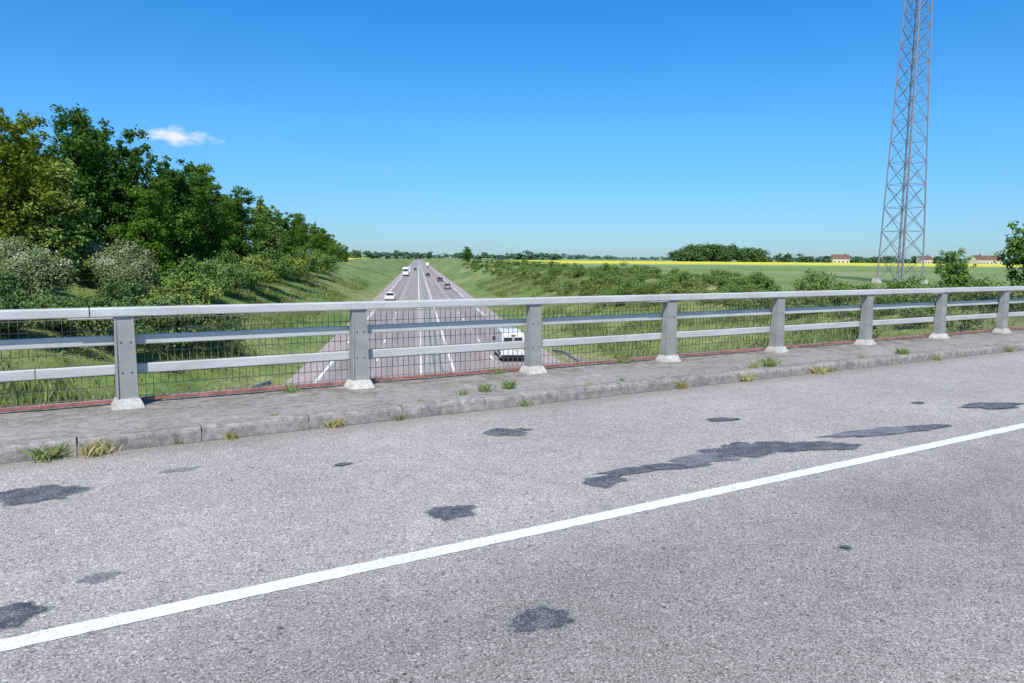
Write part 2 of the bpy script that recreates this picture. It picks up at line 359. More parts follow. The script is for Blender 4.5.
for i,u in enumerate(us):
    a=.006*mnoise.noise(Vector((u*9,0,0)))+.004*random.uniform(-1,1); b=.006*mnoise.noise(Vector((u*9,5,0)))+.004*random.uniform(-1,1)
    c=3.80+.02*mnoise.noise(Vector((u*.3,2,2)))
    V+=[(u,c-.062+a,.004),(u,c+.062+b,.004)]
for i in range(len(us)-1): F.append((2*i,2*i+2,2*i+3,2*i+1))
obj("lane_line",V,F,M['line'],BR)
def blob(u,v,a,b,rot=0,z=.004,seed=0,n=72,rag=.5):
    V=[(u,v,z)];
    for i in range(n):
        t=2*math.pi*i/n; r=1+rag*mnoise.noise(Vector((math.cos(t)*1.4+seed*7,math.sin(t)*1.4,seed)))+.5*rag*mnoise.noise(Vector((math.cos(t)*4+seed*3,math.sin(t)*4,seed+4)))+random.uniform(-.035,.035)
        x=a*r*math.cos(t); y=b*r*math.sin(t); V.append((u+x*math.cos(rot)-y*math.sin(rot),v+x*math.sin(rot)+y*math.cos(rot),z))
    return V,[(0,1+i,1+(i+1)%n) for i in range(n)]
P=[(-.25,6.18,.27,.17,-.3,'patch'),(3.67,6.2,.23,.15,-.2,'patch'),(2.16,4.38,.17,.115,-.1,'patch'),(1.86,2.80,.15,.10,-.1,'patch'),(-.36,4.12,.17,.12,0,'patch'),
(3.52,4.43,.20,.12,.1,'patch'),(3.85,4.53,.25,.09,-.1,'patch'),(4.25,4.46,.32,.08,-.25,'patch'),(4.72,4.52,.36,.17,.02,'patch2'),(5.15,4.56,.36,.20,-.1,'patch'),(5.65,4.42,.42,.18,-.25,'patch'),(6.05,4.22,.22,.11,-.25,'patch'),
(7.07,4.36,.66,.12,-.18,'patch2'),(7.6,4.25,.3,.09,-.1,'patch'),(9.46,4.54,.38,.15,-.2,'patch'),(5.97,5.56,.17,.08,-.3,'patch'),(3.94,2.64,.028,.028,0,'patch'),(1.88,5.85,.06,.04,0,'patch'),
(8.84,5.08,.08,.06,0,'patch'),(14,4.6,.5,.14,0,'patch'),(-3,4.5,.4,.16,.3,'patch')]
halo=[(u,v,a*1.07+.008,b*1.08+.008,r,'patch3') for (u,v,a,b,r,m_) in P]+[(.07,4.38,.09,.06,0,'patch3'),(.70,6.34,.16,.06,0,'patch3')]
allP=P+halo
for mt in('patch3','patch','patch2'):
    mb=MB()
    for i,(u,v,a,b,r,m_) in enumerate(allP):
        if m_==mt:
            j=i%len(P); z=.0008+.00009*j if mt=='patch3' else .003+.0004*i
            vv,ff=blob(u,v,a,b,r,z,j+1); mb.add(vv,ff)
    mb.obj("tar_patches",M[mt],BR)
mb=MB()
for i in range(4200):
    u=random.uniform(-3,22); q=random.random()
    if q<.62: v=7.24-abs(random.gauss(0,.13)); z=.0
    elif q<.94: v=random.uniform(7.45,8.95); z=.122
    else: v=random.uniform(1,7.2); z=0
    r=random.uniform(.003,.011); a=random.random()*6
    p=[(u+r*math.cos(a+k*2.1)*random.uniform(.7,1.2),v+r*math.sin(a+k*2.1)*random.uniform(.7,1.2),z) for k in range(3)]
    mb.add(p+[(u,v,z+r*random.uniform(.6,1.1))],[(0,1,3),(1,2,3),(2,0,3)])
mb.obj("gravel",M['stone'],BR)
# ------------------------------------------------------------- railing
def railing(name,vf,sg,u0,u1):
    E=empty(name,BR); posts=MB();feet=MB();top=MB();mid=MB();low=MB();bars=MB();red=MB()
    V=lambda d: vf+sg*d
    n0=int((u0-.48)/2.536); n1=int((u1-.48)/2.536)
    BF=[(0,3,2,1),(4,5,6,7),(0,1,5,4),(1,2,6,5),(2,3,7,6),(3,0,4,7)]
    for n in range(n0,n1+1):
        u=.48+2.536*n; hb=.105; ht=.09; zt=.12+.955
        for a,b in((-1,-.80),(.80,1)):
            xs=[(u+hb*a,u+hb*b),(u+ht*a,u+ht*b)]
            posts.add([(xs[0][0],V(0),.13),(xs[0][1],V(0),.13),(xs[0][1],V(.16),.13),(xs[0][0],V(.16),.13),
                       (xs[1][0],V(.015),zt),(xs[1][1],V(.015),zt),(xs[1][1],V(.12),zt),(xs[1][0],V(.12),zt)],BF)
        y=sorted((V(.022),V(.034)))
        posts.add([(u-hb*.8,y[0],.13),(u+hb*.8,y[0],.13),(u+hb*.8,y[1],.13),(u-hb*.8,y[1],.13),(u-ht*.8,y[0],zt),(u+ht*.8,y[0],zt),(u+ht*.8,y[1],zt),(u-ht*.8,y[1],zt)],BF)
        feet.frus((u,V(.075),.115),(.155,.14),(u,V(.075),.15),(.145,.125)); feet.frus((u,V(.075),.15),(.145,.125),(u,V(.075),.215),(.115,.095))
        for k in(-1,1): feet.tube((u+k*.125,V(-.03),.14),(u+k*.125,V(-.03),.18),.013,.013,6)
        for z in(.825,.505): mid.box(u-.03,u+.03,min(V(.165),V(.20)),max(V(.165),V(.20)),z-.06,z+.06)
        for z in(.825,.505):
            for k in(-.045,.045): posts.tube((u+k,V(.024),z),(u+k,V(.008),z),.011,.011,6)
    seg=2.536*3
    a=.48+2.536*n0-.3
    while a<u1:
        b=min(a+seg-.012,u1)
        top.prof(rrect(V(.07),.12+1.005,.15,.095,.014),a,b,0); top.box(a-.2,a+.2,min(V(.0),V(.14)),max(V(.0),V(.14)),.12+.945,.12+.956)
        mid.prof(rrect(V(.185),.12+.70,.045,.105,.012),a+.4,b+.4,0); low.prof(rrect(V(.185),.12+.387,.045,.105,.012),a-.5,b-.5,0)
        a+=seg
    u=u0
    while u<u1:
        bars.box(u-.003,u+.003,V(.25)-.003,V(.25)+.003,.16,.12+.93) ; u+=.075
    for z in(.20,.32,.44,.56,.68,.80,.92,1.04): bars.box(u0,u1,V(.258)-.003,V(.258)+.003,z-.003,z+.003)
    red.box(u0,u1,V(.25)-.02,V(.25)+.02,.148,.175)
    posts.obj("posts",M['post'],parent=E); feet.obj("post_feet",M['foot'],parent=E)
    top.obj("top_rail",M['alu'],parent=E,smooth=False); mid.obj("middle_rail",M['alu'],parent=E); low.obj("lower_rail",M['alu'],parent=E)
    bars.obj("infill_mesh",M['bar'],parent=E); red.obj("bottom_bar",M['red'],parent=E)
railing("bridge_railing",8.6,1,-30,75)
railing("bridge_railing",-.85,-1,-30,75)
for (s,hw_) in((-31,.6),(31,.6)):
    mb=MB(); V4=[]
    for z in(-7.4,-.99):
        for (aa,v) in((s-hw_,-1.0),(s+hw_,-1.0),(s+hw_,8.9),(s-hw_,8.9)):
            p0=BRI@(HW@Vector((aa,0,0))); p1=BRI@(HW@Vector((aa,1,0))); t=(v-p0.y)/(p1.y-p0.y); V4.append((aa,t,z))
    mb.add(V4,[(0,3,2,1),(4,5,6,7),(0,1,5,4),(1,2,6,5),(2,3,7,6),(3,0,4,7)]); mb.obj("bridge_abutment",M['conc'],HW)
for s in(-13.4,0,13.4):
    mb=MB()
    for v in(.5,4,7.5):
        p0=BRI@(HW@Vector((s,0,0))); p1=BRI@(HW@Vector((s,1,0))); t=(v-p0.y)/(p1.y-p0.y); mb.tube((s,t,-7.4),(s,t,-.99),.28,.28,16)
    mb.obj("bridge_pier",M['conc'],HW)
# ------------------------------------------------------------- foliage generator
def leaves(cl,nl,size,seed,norm_out=.6,asp=.6,shell=.45):
    r=np.random.default_rng(seed); cl=np.asarray(cl,float)
    wgt=(cl[:,3]*cl[:,5]); wgt/=wgt.sum(); idx=r.choice(len(cl),nl,p=wgt)
    d=r.normal(size=(nl,3)); d/=np.linalg.norm(d,axis=1)[:,None]
    rad=r.uniform(0,1,nl)**shell*(1+.18*r.normal(size=nl))
    c=cl[idx]; p=c[:,:3]+d*rad[:,None]*c[:,3:6]
    nr=d*norm_out+r.normal(size=(nl,3))*(.5); nr[:,2]+=.35; nr/=np.linalg.norm(nr,axis=1)[:,None]
    a=np.cross(nr,r.normal(size=(nl,3))); a/=np.linalg.norm(a,axis=1)[:,None]; b=np.cross(nr,a)
    sz=size*r.uniform(.6,1.4,nl)[:,None]
    v=np.stack([p-a*sz,p-b*sz*asp,p+a*sz,p+b*sz*asp],1).reshape(-1,3)
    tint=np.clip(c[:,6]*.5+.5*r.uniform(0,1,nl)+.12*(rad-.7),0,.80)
    return v,tint
def quadmesh(name,v,tint,mat,extra=None,extra_mat=None):
    nq=len(v)//4; me=bpy.data.meshes.new(name)
    ev,ef=(extra if extra else ([],[])); ev=np.asarray(ev,float).reshape(-1,3)
    allv=np.concatenate([v,ev]) if len(ev) else v
    me.vertices.add(len(allv)); me.vertices.foreach_set("co",allv.astype(np.float32).ravel())
    ei=[i+len(v) for f in ef for i in f]; lens=[len(f) for f in ef]
    li=np.concatenate([np.arange(nq*4),np.array(ei,int)]).astype(np.int32) if ef else np.arange(nq*4,dtype=np.int32)
    me.loops.add(len(li)); me.loops.foreach_set("vertex_index",li)
    starts=list(range(0,nq*4,4)); s0=nq*4
    for l in lens: starts.append(s0); s0+=l
    me.polygons.add(len(starts)); me.polygons.foreach_set("loop_start",np.array(starts,np.int32))
    me.materials.append(mat)
    if extra_mat: me.materials.append(extra_mat); me.polygons.foreach_set("material_index",np.array([0]*nq+[1]*len(ef),np.int32))
    at=me.attributes.new("tint",'FLOAT','FACE'); at.data.foreach_set("value",np.concatenate([tint,np.zeros(len(ef))]).astype(np.float32))
    me.update(calc_edges=True); me.validate(); return me
def crown(h,base,rx,seed,lobes=13,sub=7):
    r=np.random.default_rng(seed); out=[];cents=[]
    for i in range(lobes):
        f=(i+.5)/lobes; z=base+(h-base)*f*.93; prof=math.sin(math.pi*min(1,(f*.80+.20)))**.5 if f<.5 else max(.12,math.cos((f-.5)*math.pi*.9))**.8
        an=i*2.4+r.uniform(-.6,.6); rr=rx*prof*r.uniform(.25,.70); lr=rx*r.uniform(.30,.50)*(.6+.4*prof)
        c=np.array([rr*math.cos(an),rr*math.sin(an),z]); cents.append((c,lr)); lt=r.uniform(.0,1)
        for k in range(sub):
            d=r.normal(size=3); d/=np.linalg.norm(d); q=c+d*lr*r.uniform(.4,1.15)*np.array([1,1,1.1]); q[2]=max(q[2],.4)
            s_=lr*r.uniform(.26,.58); out.append([*q,s_,s_,s_*.9,np.clip(lt*.6+.4*r.uniform(),0,1)])
    for i in range(5):
        z=base+(h-base)*(.15+.13*i); out.append([0,0,z,rx*.5,rx*.5,(h-base)*.12,.15])
    return np.array(out),cents
def tree_mesh(name,h,base,rx,seed,mat,nl=13000,ls=.17,lobes=13,sub=7,tr=.22):
    cl,ce=crown(h,base,rx,seed,lobes,sub); v,t=leaves(cl,nl,ls,seed+1)
    mb=MB(); rr=random.Random(seed); p=Vector((0,0,-.6)); R=tr; trunk=[(p.copy(),R)]
    for i in range(7):
        p=Vector((p.x+rr.uniform(-.18,.18),p.y+rr.uniform(-.18,.18),-.6+(h*.86+.6)*(i+1)/7)); trunk.append((p.copy(),tr*(1-(i+1)/7.6)))
    for (a,ra),(b,rb) in zip(trunk,trunk[1:]): mb.tube(a,b,ra,rb,7)
    for c,lr in ce:
        c=Vector(c); zz=max(.5,c.z-lr*1.2-.4); k=min(6,int((zz+.6)/(h*.86+.6)*7)); a=trunk[k][0]; ra=trunk[k][1]*.55
        m_=a.lerp(c,.55)+Vector((0,0,-.15*lr)); mb.tube(a,m_,ra,ra*.6,5); mb.tube(m_,c,ra*.6,ra*.2,5)
        for _ in range(3):
            q=c+Vector((rr.uniform(-1,1),rr.uniform(-1,1),rr.uniform(-.3,1)))*lr*.9; mb.tube(m_.lerp(c,.6),q,ra*.3,ra*.08,4)
    return quadmesh(name,v,t,mat,(mb.v,mb.f),M['bark'])
def place(me,name,x,y,z,sc=1,rot=None,colr=(1,1,1)):
    o=bpy.data.objects.new(name,me); col.objects.link(o); o.location=(x,y,z); 
    o.rotation_euler=(0,0,random.random()*6.28 if rot is None else rot); o.scale=(sc,sc,sc) if isinstance(sc,(int,float)) else sc
    o.color=(*colr,1); return o
TM=[tree_mesh("tree_mesh_a",15,1.2,4.4,21,M['leafA'],20000,.14,22,7),
    tree_mesh("tree_mesh_b",14,.8,3.5,32,M['leafA'],16000,.14,19,7),
    tree_mesh("tree_mesh_c",12,.6,4.0,43,M['leafA'],16000,.14,18,7),
    tree_mesh("tree_mesh_d",16,1.4,2.7,54,M['leafA'],14000,.14,22,6),
    tree_mesh("tree_mesh_e",10,.4,3.2,65,M['leafB'],12000,.13,16,7)]
def px2(s,t): return HW@Vector((s,t,0))
hts={0:15,1:14,2:12,3:16,4:10}
def T(px,Y,top,mi,c,dx=0):
    z0=-1.1; h=top-z0; w_=hts[mi]; place(TM[mi],"deciduous_tree",px,Y,z0,(h/w_*random.uniform(.95,1.15),)*2+(h/w_,),None,c)
OL=(1.5,1.05,.8); DG=(.62,.75,.75); MG=(1.2,1.15,.95); LG=(1.5,1.35,1.1); GR=(.9,.95,.95)
trees=[(-47,60,13.6,3,OL),(-41.5,62,13.4,0,OL),(-38.6,64,9.6,4,MG),(-46,72,14.8,1,OL),(-52,66,15.6,0,OL),(-58,72,17,3,GR),
(-45.5,79,17.0,0,DG),(-42,83,15.6,1,DG),(-48,86,17.0,0,DG),(-38.5,80,9.8,2,MG),(-41,92,13.2,2,DG),(-38.5,97,11,1,GR),(-46,100,15.2,3,GR),
(-44,106,14.4,1,MG),(-47,112,15.2,0,MG),(-42.5,116,12,2,GR),(-46,124,13.6,3,GR),(-43,131,10.4,4,GR),(-47,139,13.2,3,LG),(-50,148,13,3,MG),(-47.5,144,11.0,4,LG),
(-47,154,10.5,2,GR),(-52,166,12.2,3,GR),(-51,178,12,1,MG),(-55,192,12.4,0,GR),(-53,202,10,2,MG),(-58,218,12,3,GR),(-60,234,10.5,1,GR),(-63,252,10,2,MG),
(-66,270,9.5,4,GR),(-70,292,8.6,2,GR),(-74,318,7.5,4,MG),(-79,350,7,2,GR),(-60,90,16,3,GR),(-62,104,15,0,GR),(-62,125,13,1,DG),(-66,80,16,1,OL)]
for x,y,top,mi,c in trees: T(x,y,top,mi,c)
def shrub_cl(h,r,seed,k=16):
    q=np.random.default_rng(seed); out=[]
    for i in range(k):
        a=q.uniform(0,6.28); rr=r*q.uniform(0,.85)**.7; z=h*q.uniform(.12,.85)*(1-.35*(rr/r)**2); s_=r*q.uniform(.24,.42); out.append([rr*math.cos(a),rr*math.sin(a),z,s_,s_,s_*.8*h/r*.7,q.uniform()])
    return np.array(out)
def shrub_mesh(name,h,r,seed,mat,nl,ls,flower=0):
    cl=shrub_cl(h,r,seed,24); v,t=leaves(cl,nl,ls,seed,.8,.6,.35)
    if flower:
        q=np.random.default_rng(seed); zc=v[::4,2]; xc=v[::4,0]; nz=np.array([mnoise.noise(Vector((float(a)*1.1,float(b)*1.1,2))) for a,b in zip(xc,zc)])
        msk=(q.uniform(size=len(t))<flower+nz*.5)&(zc>h*.25); t[msk]=.95
    mb=MB(); rr=random.Random(seed)
    for c in cl: mb.tube((rr.uniform(-.1,.1),rr.uniform(-.1,.1),-.3),(c[0],c[1],c[2]),.04,.01,5)
    return quadmesh(name,v,t,mat,(mb.v,mb.f),M['bark'])
SH=[shrub_mesh("shrub_mesh_a",3.2,2.2,5,M['leafB'],7500,.095),shrub_mesh("shrub_mesh_b",2.6,2.4,6,M['leafB'],7000,.095)]
HT=shrub_mesh("hawthorn_mesh",4.2,2.6,9,M['leafH'],12000,.085,.12)
GS=(.78,.80,.98)
for x,y,z,s_ in[(-32.5,50.5,-1.6,.95),(-37,55,-1.3,1.1),(-31,60,-1.7,.9),(-35,66,-1.2,1.1),(-41,52,-1.2,1.1)]: place(HT,"hawthorn_bush",x,y,z,s_)
for x,y,z,s_,c,k in[(-26,50,-3.2,1.15,GS,0),(-28.5,46,-2.9,.9,GS,1),(-33,47,-2.0,1,GS,0),(-30,70,-2.3,1.3,GR,0),(-32,78,-2,1.3,GR,1),(-33,88,-1.8,1.4,GR,0),(-28,41,-2.6,1.0,GS,0),(-34,43,-2.2,1.0,GS,1),(-23.5,51,-4.1,1.15,GS,1),(-25,56,-3.4,1.2,MG,0),(-21.5,55,-4.6,.8,GS,0),(-24.5,45,-3.9,1.1,GS,1),
  (-34.5,98,-1.8,1.4,MG,1),(-36,110,-1.8,1.5,GR,0),(-38,124,-1.6,1.5,MG,1),(-40,138,-1.6,1.6,GR,0),(-42.5,152,-1.5,1.5,MG,1),(-45,168,-1.5,1.6,GR,0),(-48,186,-1.5,1.7,GR,1),(-28,62,-3,.9,MG,1)]:
    place(SH[k],"shrub",x,y,z,s_,None,c)
def thicket(name,items,mat,colr=(1,1,1),seed=1):
    q=np.random.default_rng(seed); VV=[];TT=[]
    for i,(x,y,z,h,r,nl,ls) in enumerate(items):
        cl=shrub_cl(h,r,seed*100+i,12); cl[:,6]=np.clip(cl[:,6]*.6+q.uniform(-.25,.5),0,1); v,t=leaves(cl,nl,ls,seed*31+i,.8,.6,.35); v=v+np.array([x,y,z]); VV.append(v);TT.append(t)
    me=quadmesh(name,np.concatenate(VV),np.concatenate(TT),mat); o=bpy.data.objects.new(name,me); col.objects.link(o); o.color=(*colr,1); return o
items=[]; q=np.random.default_rng(3)
t=34.0
while t<420:
    for _ in range(3 if 55<t<130 else 2):
        s=q.uniform(22,34); 
        if t<60: s=q.uniform(24,36)
        if mnoise.noise(Vector((s*.12,t*.06,7)))<-.28: continue
        p=px2(s,t+q.uniform(-2,2)); h=q.uniform(.8,2.5)*(1+.4*mnoise.noise(Vector((t*.08,1,1)))); r=q.uniform(1.1,2.3)
        f=max(1,t/110); items.append((p.x,p.y,terrain_z(s,t)-.25,h,r,int(1800/f**1.3),.08*f**.8))
    t+=1.9 if t<120 else (3.3 if t<220 else 6)
thicket("shrub_thicket",items,M['leafB'],(1.02,1,1.0),2)
items=[]
for t in list(np.arange(52,330,14.0)):
    s=q.uniform(31,37); t=t+q.uniform(-5,5); p=px2(s,t); f=max(1,t/110); items.append((p.x,p.y,-1.5,q.uniform(1.4,2.7),q.uniform(1.4,2.6),int(2600/f),.085*f**.8))
thicket("hedge",items,M['leafB'],(.75,.85,.8),4)
ST=tree_mesh("young_tree_mesh",4.2,.5,1.9,77,M['leafB'],8000,.08,15,7,.07)
place(ST,"young_tree",35.7,60,-1.5,1.0,1.0,(.9,1.05,.85)); place(ST,"young_tree",38.8,55,-1.4,1.5,2.0,(.8,.95,.75)); place(ST,"young_tree",41.5,57,-1.3,1.3,3.0,(.8,.9,.8))
def mass(name,items,seed,colr,per=260,ls=1.0):
    q=np.random.default_rng(seed); CL=[]
    for(x,y,w_,h) in items:
        for i in range(5):
            s_=w_*q.uniform(.3,.5); CL.append([x+q.uniform(-.4,.4)*w_,y+q.uniform(-.4,.4)*w_,-1+h*q.uniform(.15,.85),s_,s_,h*.2,q.uniform()])
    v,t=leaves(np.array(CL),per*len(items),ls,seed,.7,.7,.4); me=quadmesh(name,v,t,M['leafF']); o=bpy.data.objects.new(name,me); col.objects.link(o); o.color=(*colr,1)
it=[]
for i in range(80):
    a=q.uniform(-1,1); x=185+a*39; h=16.5*(1-.35*abs(a)**3)*q.uniform(.85,1.05); it.append((x,672+q.uniform(-14,14),11,h))
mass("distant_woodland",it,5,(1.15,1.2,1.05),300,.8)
it=[]
for x in np.arange(170,520,5.5):
    h=q.uniform(3,7)+4*max(0,mnoise.noise(Vector((x*.03,0,0)))); it.append((x*1.55,830+q.uniform(-20,20),9,h+1))
mass("distant_hedgerow",it,6,(1.1,1.15,1.4),160,1.1)  # blue object colour stands in for air haze
it=[]
for x in np.arange(-500,2300,13):
    h=7+7*mnoise.noise(Vector((x*.006,3,0)))+q.uniform(0,5); it.append((x,1700+q.uniform(-40,40)+.05*x,22,max(4,h)))
mass("distant_treeline",it,7,(1.2,1.35,2.3),70,2.4)  # strongest blue tint: distance haze painted into the leaf colour
it=[]
for x in np.arange(-260,60,7):
    if -95<x<-70: continue
    h=7+4*mnoise.noise(Vector((x*.02,1,4)))+q.uniform(0,4); it.append((x,900+q.uniform(-20,20),11,h))
mass("distant_treeline",it,8,(1.1,1.25,1.7),120,1.3)  # haze painted as a blue leaf tint, weaker than the farther row
it=[(x,680+q.uniform(-8,8),8,q.uniform(4,10)) for x in list(np.arange(245,275,6))+list(np.arange(300,350,6))+list(np.arange(372,392,6))+list(np.arange(440,500,6))]
mass("distant_orchard",it,9,(1.0,1.1,1.2),140,.8)  # slight blue tint, painted haze
place(TM[0],"deciduous_tree",-27.5,450,-1,(.85,.85,.62),None,(.9,1,.9))
# ------------------------------------------------------------- grass on the banks, weeds
def blades(pts,h0,h1,wd,seed,per=1,lean=.5,spread=0.0):
    r=np.random.default_rng(seed); p=np.repeat(np.asarray(pts,float),per,0); n=len(p)
    p=p+np.stack([r.normal(0,spread,n),r.normal(0,spread,n),np.zeros(n)],1) if spread else p
    a=r.uniform(0,6.28,n); h=r.uniform(h0,h1,n); wv=wd*r.uniform(.6,1.3,n); l=h*lean*r.uniform(.1,1,n); b=r.uniform(0,6.28,n)
    side=np.stack([np.cos(a)*wv,np.sin(a)*wv,np.zeros(n)],1); d=np.stack([np.cos(b)*l,np.sin(b)*l,h],1); m=d*np.array([.35,.35,.55])
    return np.stack([p-side,p+side,p+m+side*.6,p+d],1).reshape(-1,3)
r=np.random.default_rng(8)
def bank(N,mask=None,smin=12.5):
    pts=[]; sL=-r.uniform(smin,33,N//2); sR=r.uniform(smin,33,N//2); sA=np.concatenate([sL,sR]); tA=22+r.uniform(0,1,N)**1.7*190
    for s,t in zip(sA,tA):
        if mask and mnoise.noise(Vector((s*.16,t*.10,5)))+.35*mnoise.noise(Vector((s*.6,t*.6,5)))<mask: continue
        p=HW@Vector((s,t,0)); b=BRI@p
        if b.y<10.5: continue
        pts.append((p.x,p.y,terrain_z(s,t)-.02))
    return pts
v=blades(bank(30000),.08,.28,.04,5,2,.7,.12); nb=len(v)//4
tin=np.clip(np.random.default_rng(4).normal(.5,.27,nb),0,1)
me=quadmesh("meadow_grass",v,tin,M['grass']); o=bpy.data.objects.new("meadow_grass",me); col.objects.link(o)
v=blades(bank(26000,.04,14.5),.3,.85,.04,6,4,.5,.25); nb=len(v)//4
tin=np.clip(np.random.default_rng(5).normal(.38,.33,nb),0,1)
me=quadmesh("tall_grass",v,tin,M['grass']); o=bpy.data.objects.new("tall_grass",me); col.objects.link(o); o.color=(.85,.86,.9,1)
def tuft(u,v,z,size,n,dry=.3,name="weed_tuft"):
    r=np.random.default_rng(int((u+50)*100)); pt=np.zeros((1,3)); q_=blades(pt,size*.35,size,.003,int((u+40)*37),n,1.1,size*.36)
    me=quadmesh("weed_mesh",q_,np.clip(r.normal(.35+dry*.4,.25,len(q_)//4),0,1),M['dry'] if dry>.5 else M['grass']); o=bpy.data.objects.new(name,me); col.objects.link(o)
    o.matrix_world=BR@Matrix.Translation((u,v,z))
for u,v,z,sz,n,d in[(-.22,7.19,0,.15,120,.4),(.14,7.18,0,.14,190,.9),(.80,7.23,0,.05,40,.5),(1.25,7.21,0,.08,90,.9),(2.26,7.22,0,.11,110,.9),(2.95,7.22,0,.07,60,.3),
  (3.9,7.62,.12,.07,50,.3),(4.25,7.68,.12,.11,70,.2),(4.6,7.74,.12,.12,100,.2),(4.5,7.22,0,.10,50,.3),(6.99,7.22,0,.11,110,.6),(8.2,7.24,0,.14,80,.8),(9.03,7.5,.12,.17,120,.5),(8.7,7.5,.12,.12,60,.8),
  (9.78,7.2,0,.14,130,.8),(10.1,7.22,0,.10,80,.7),(12.3,7.4,.12,.15,100,.3),(13.0,7.2,0,.1,80,.8),(5.1,8.8,.12,.1,50,.3),(2.2,8.75,.12,.12,60,.4),(7.3,8.8,.12,.13,80,.4),(-1.5,8.8,.12,.12,60,.3),(15.5,7.22,0,.12,80,.6),
  (.5,7.42,.12,.04,30,.6),(1.7,7.43,.12,.05,30,.3),(3.3,7.43,.12,.05,36,.4),(5.6,7.43,.12,.06,40,.6),(6.2,7.5,.12,.06,40,.4),(11.2,7.43,.12,.08,50,.6)]:
    tuft(u,v,z,sz,n,d)
# ------------------------------------------------------------- lattice tower
TW=empty("lattice_tower",Matrix.Translation((52.1,100,-1.0))@Matrix.Rotation(math.radians(24),4,'Z'))
H=56;b0=1.95;b1=.62; hw_=lambda z:b0+(b1-b0)*z/H
legs=MB();br=MB();lad=MB()
zs=[0]; 
while zs[-1]<H-1.5: zs.append(zs[-1]+max(1.6,hw_(zs[-1])*1.75))
zs[-1]=H
cr=[(-1,-1),(1,-1),(1,1),(-1,1)]
for a,b in zip(zs,zs[1:]):
    for i in range(4):
        c=cr[i];d=cr[(i+1)%4]; A=Vector((c[0]*hw_(a),c[1]*hw_(a),a));B=Vector((c[0]*hw_(b),c[1]*hw_(b),b));C=Vector((d[0]*hw_(a),d[1]*hw_(a),a));D=Vector((d[0]*hw_(b),d[1]*hw_(b),b))
        legs.tube(A,B,.11,.11,6); br.tube(A,D,.045,.045,4); br.tube(C,B,.045,.045,4); br.tube(B,D,.04,.04,4)
    h=hw_(b); br.tube((-h,-h,b),(h,h,b),.025,.025,4)
for z in np.arange(.3,H,.35): lad.box(-.2,.2,-.02,.02,z,z+.03)
for x in(-.2,.2): lad.box(x-.025,x+.025,-.03,.03,0,H)
cab=MB()
for x in(.4,.5,.62): cab.tube((x,.1,0),(x*.8,.1,H),.035,.035,5)
fd=MB()
for c in cr: fd.frus((c[0]*b0,c[1]*b0,-.6),(.5,.5),(c[0]*b0,c[1]*b0,.35),(.4,.4))
ant=MB()
for i in range(3):
    a=i*2.1; x=1.5*math.cos(a);y=1.5*math.sin(a); ant.box(x-.15,x+.15,y-.1,y+.1,H-3,H-.8); ant.tube((0,0,H-2),(x,y,H-2),.04)
legs.obj("legs",M['tower'],parent=TW); br.obj("bracing",M['tower'],parent=TW); lad.obj("ladder",M['galv'],parent=TW); cab.obj("cables",M['cable'],parent=TW); fd.obj("footings",M['foot'],parent=TW); ant.obj("antennas",M['white'],parent=TW)
# ------------------------------------------------------------- farmhouses far right
def farmhouse(x,y,w_,d,h,rot):
    E=empty("farmhouse",Matrix.Translation((x,y,-1))@Matrix.Rotation(rot,4,'Z'))
    a=MB(); a.box(-w_/2,w_/2,-d/2,d/2,-.5,h); a.add([(-w_/2,-d/2,h),(-w_/2,d/2,h),(-w_/2,0,h+d*.45),(w_/2,-d/2,h),(w_/2,d/2,h),(w_/2,0,h+d*.45)],[(0,2,1),(3,4,5)]); a.obj("walls",M['foot'],parent=E)
    r_=MB(); 
    for sg in(-1,1): r_.add([(-w_/2-.4,sg*(d/2+.4),h-.1),(w_/2+.4,sg*(d/2+.4),h-.1),(w_/2+.4,0,h+d*.45+.15),(-w_/2-.4,0,h+d*.45+.15)],[(0,1,2,3)])
    r_.obj("roof",M['cable'],parent=E)
    wd=MB()
    for k in range(4):
        xx=-w_/2+w_*(k+.5)/4; wd.box(xx-.5,xx+.5,-d/2-.03,-d/2+.05,1.0,2.3)
    wd.obj("windows",M['glass'],parent=E)
    c=MB(); c.box(w_*.25,w_*.25+.8,-.4,.4,h+1,h+d*.45+1.2); c.obj("chimney",M['cable'],parent=E)
farmhouse(405,650,13,8,4.8,.5); farmhouse(422,655,13,8,4.6,-.3); farmhouse(362,655,11,7,4.4,.2); farmhouse(288,655,14,8,4.4,-.2)
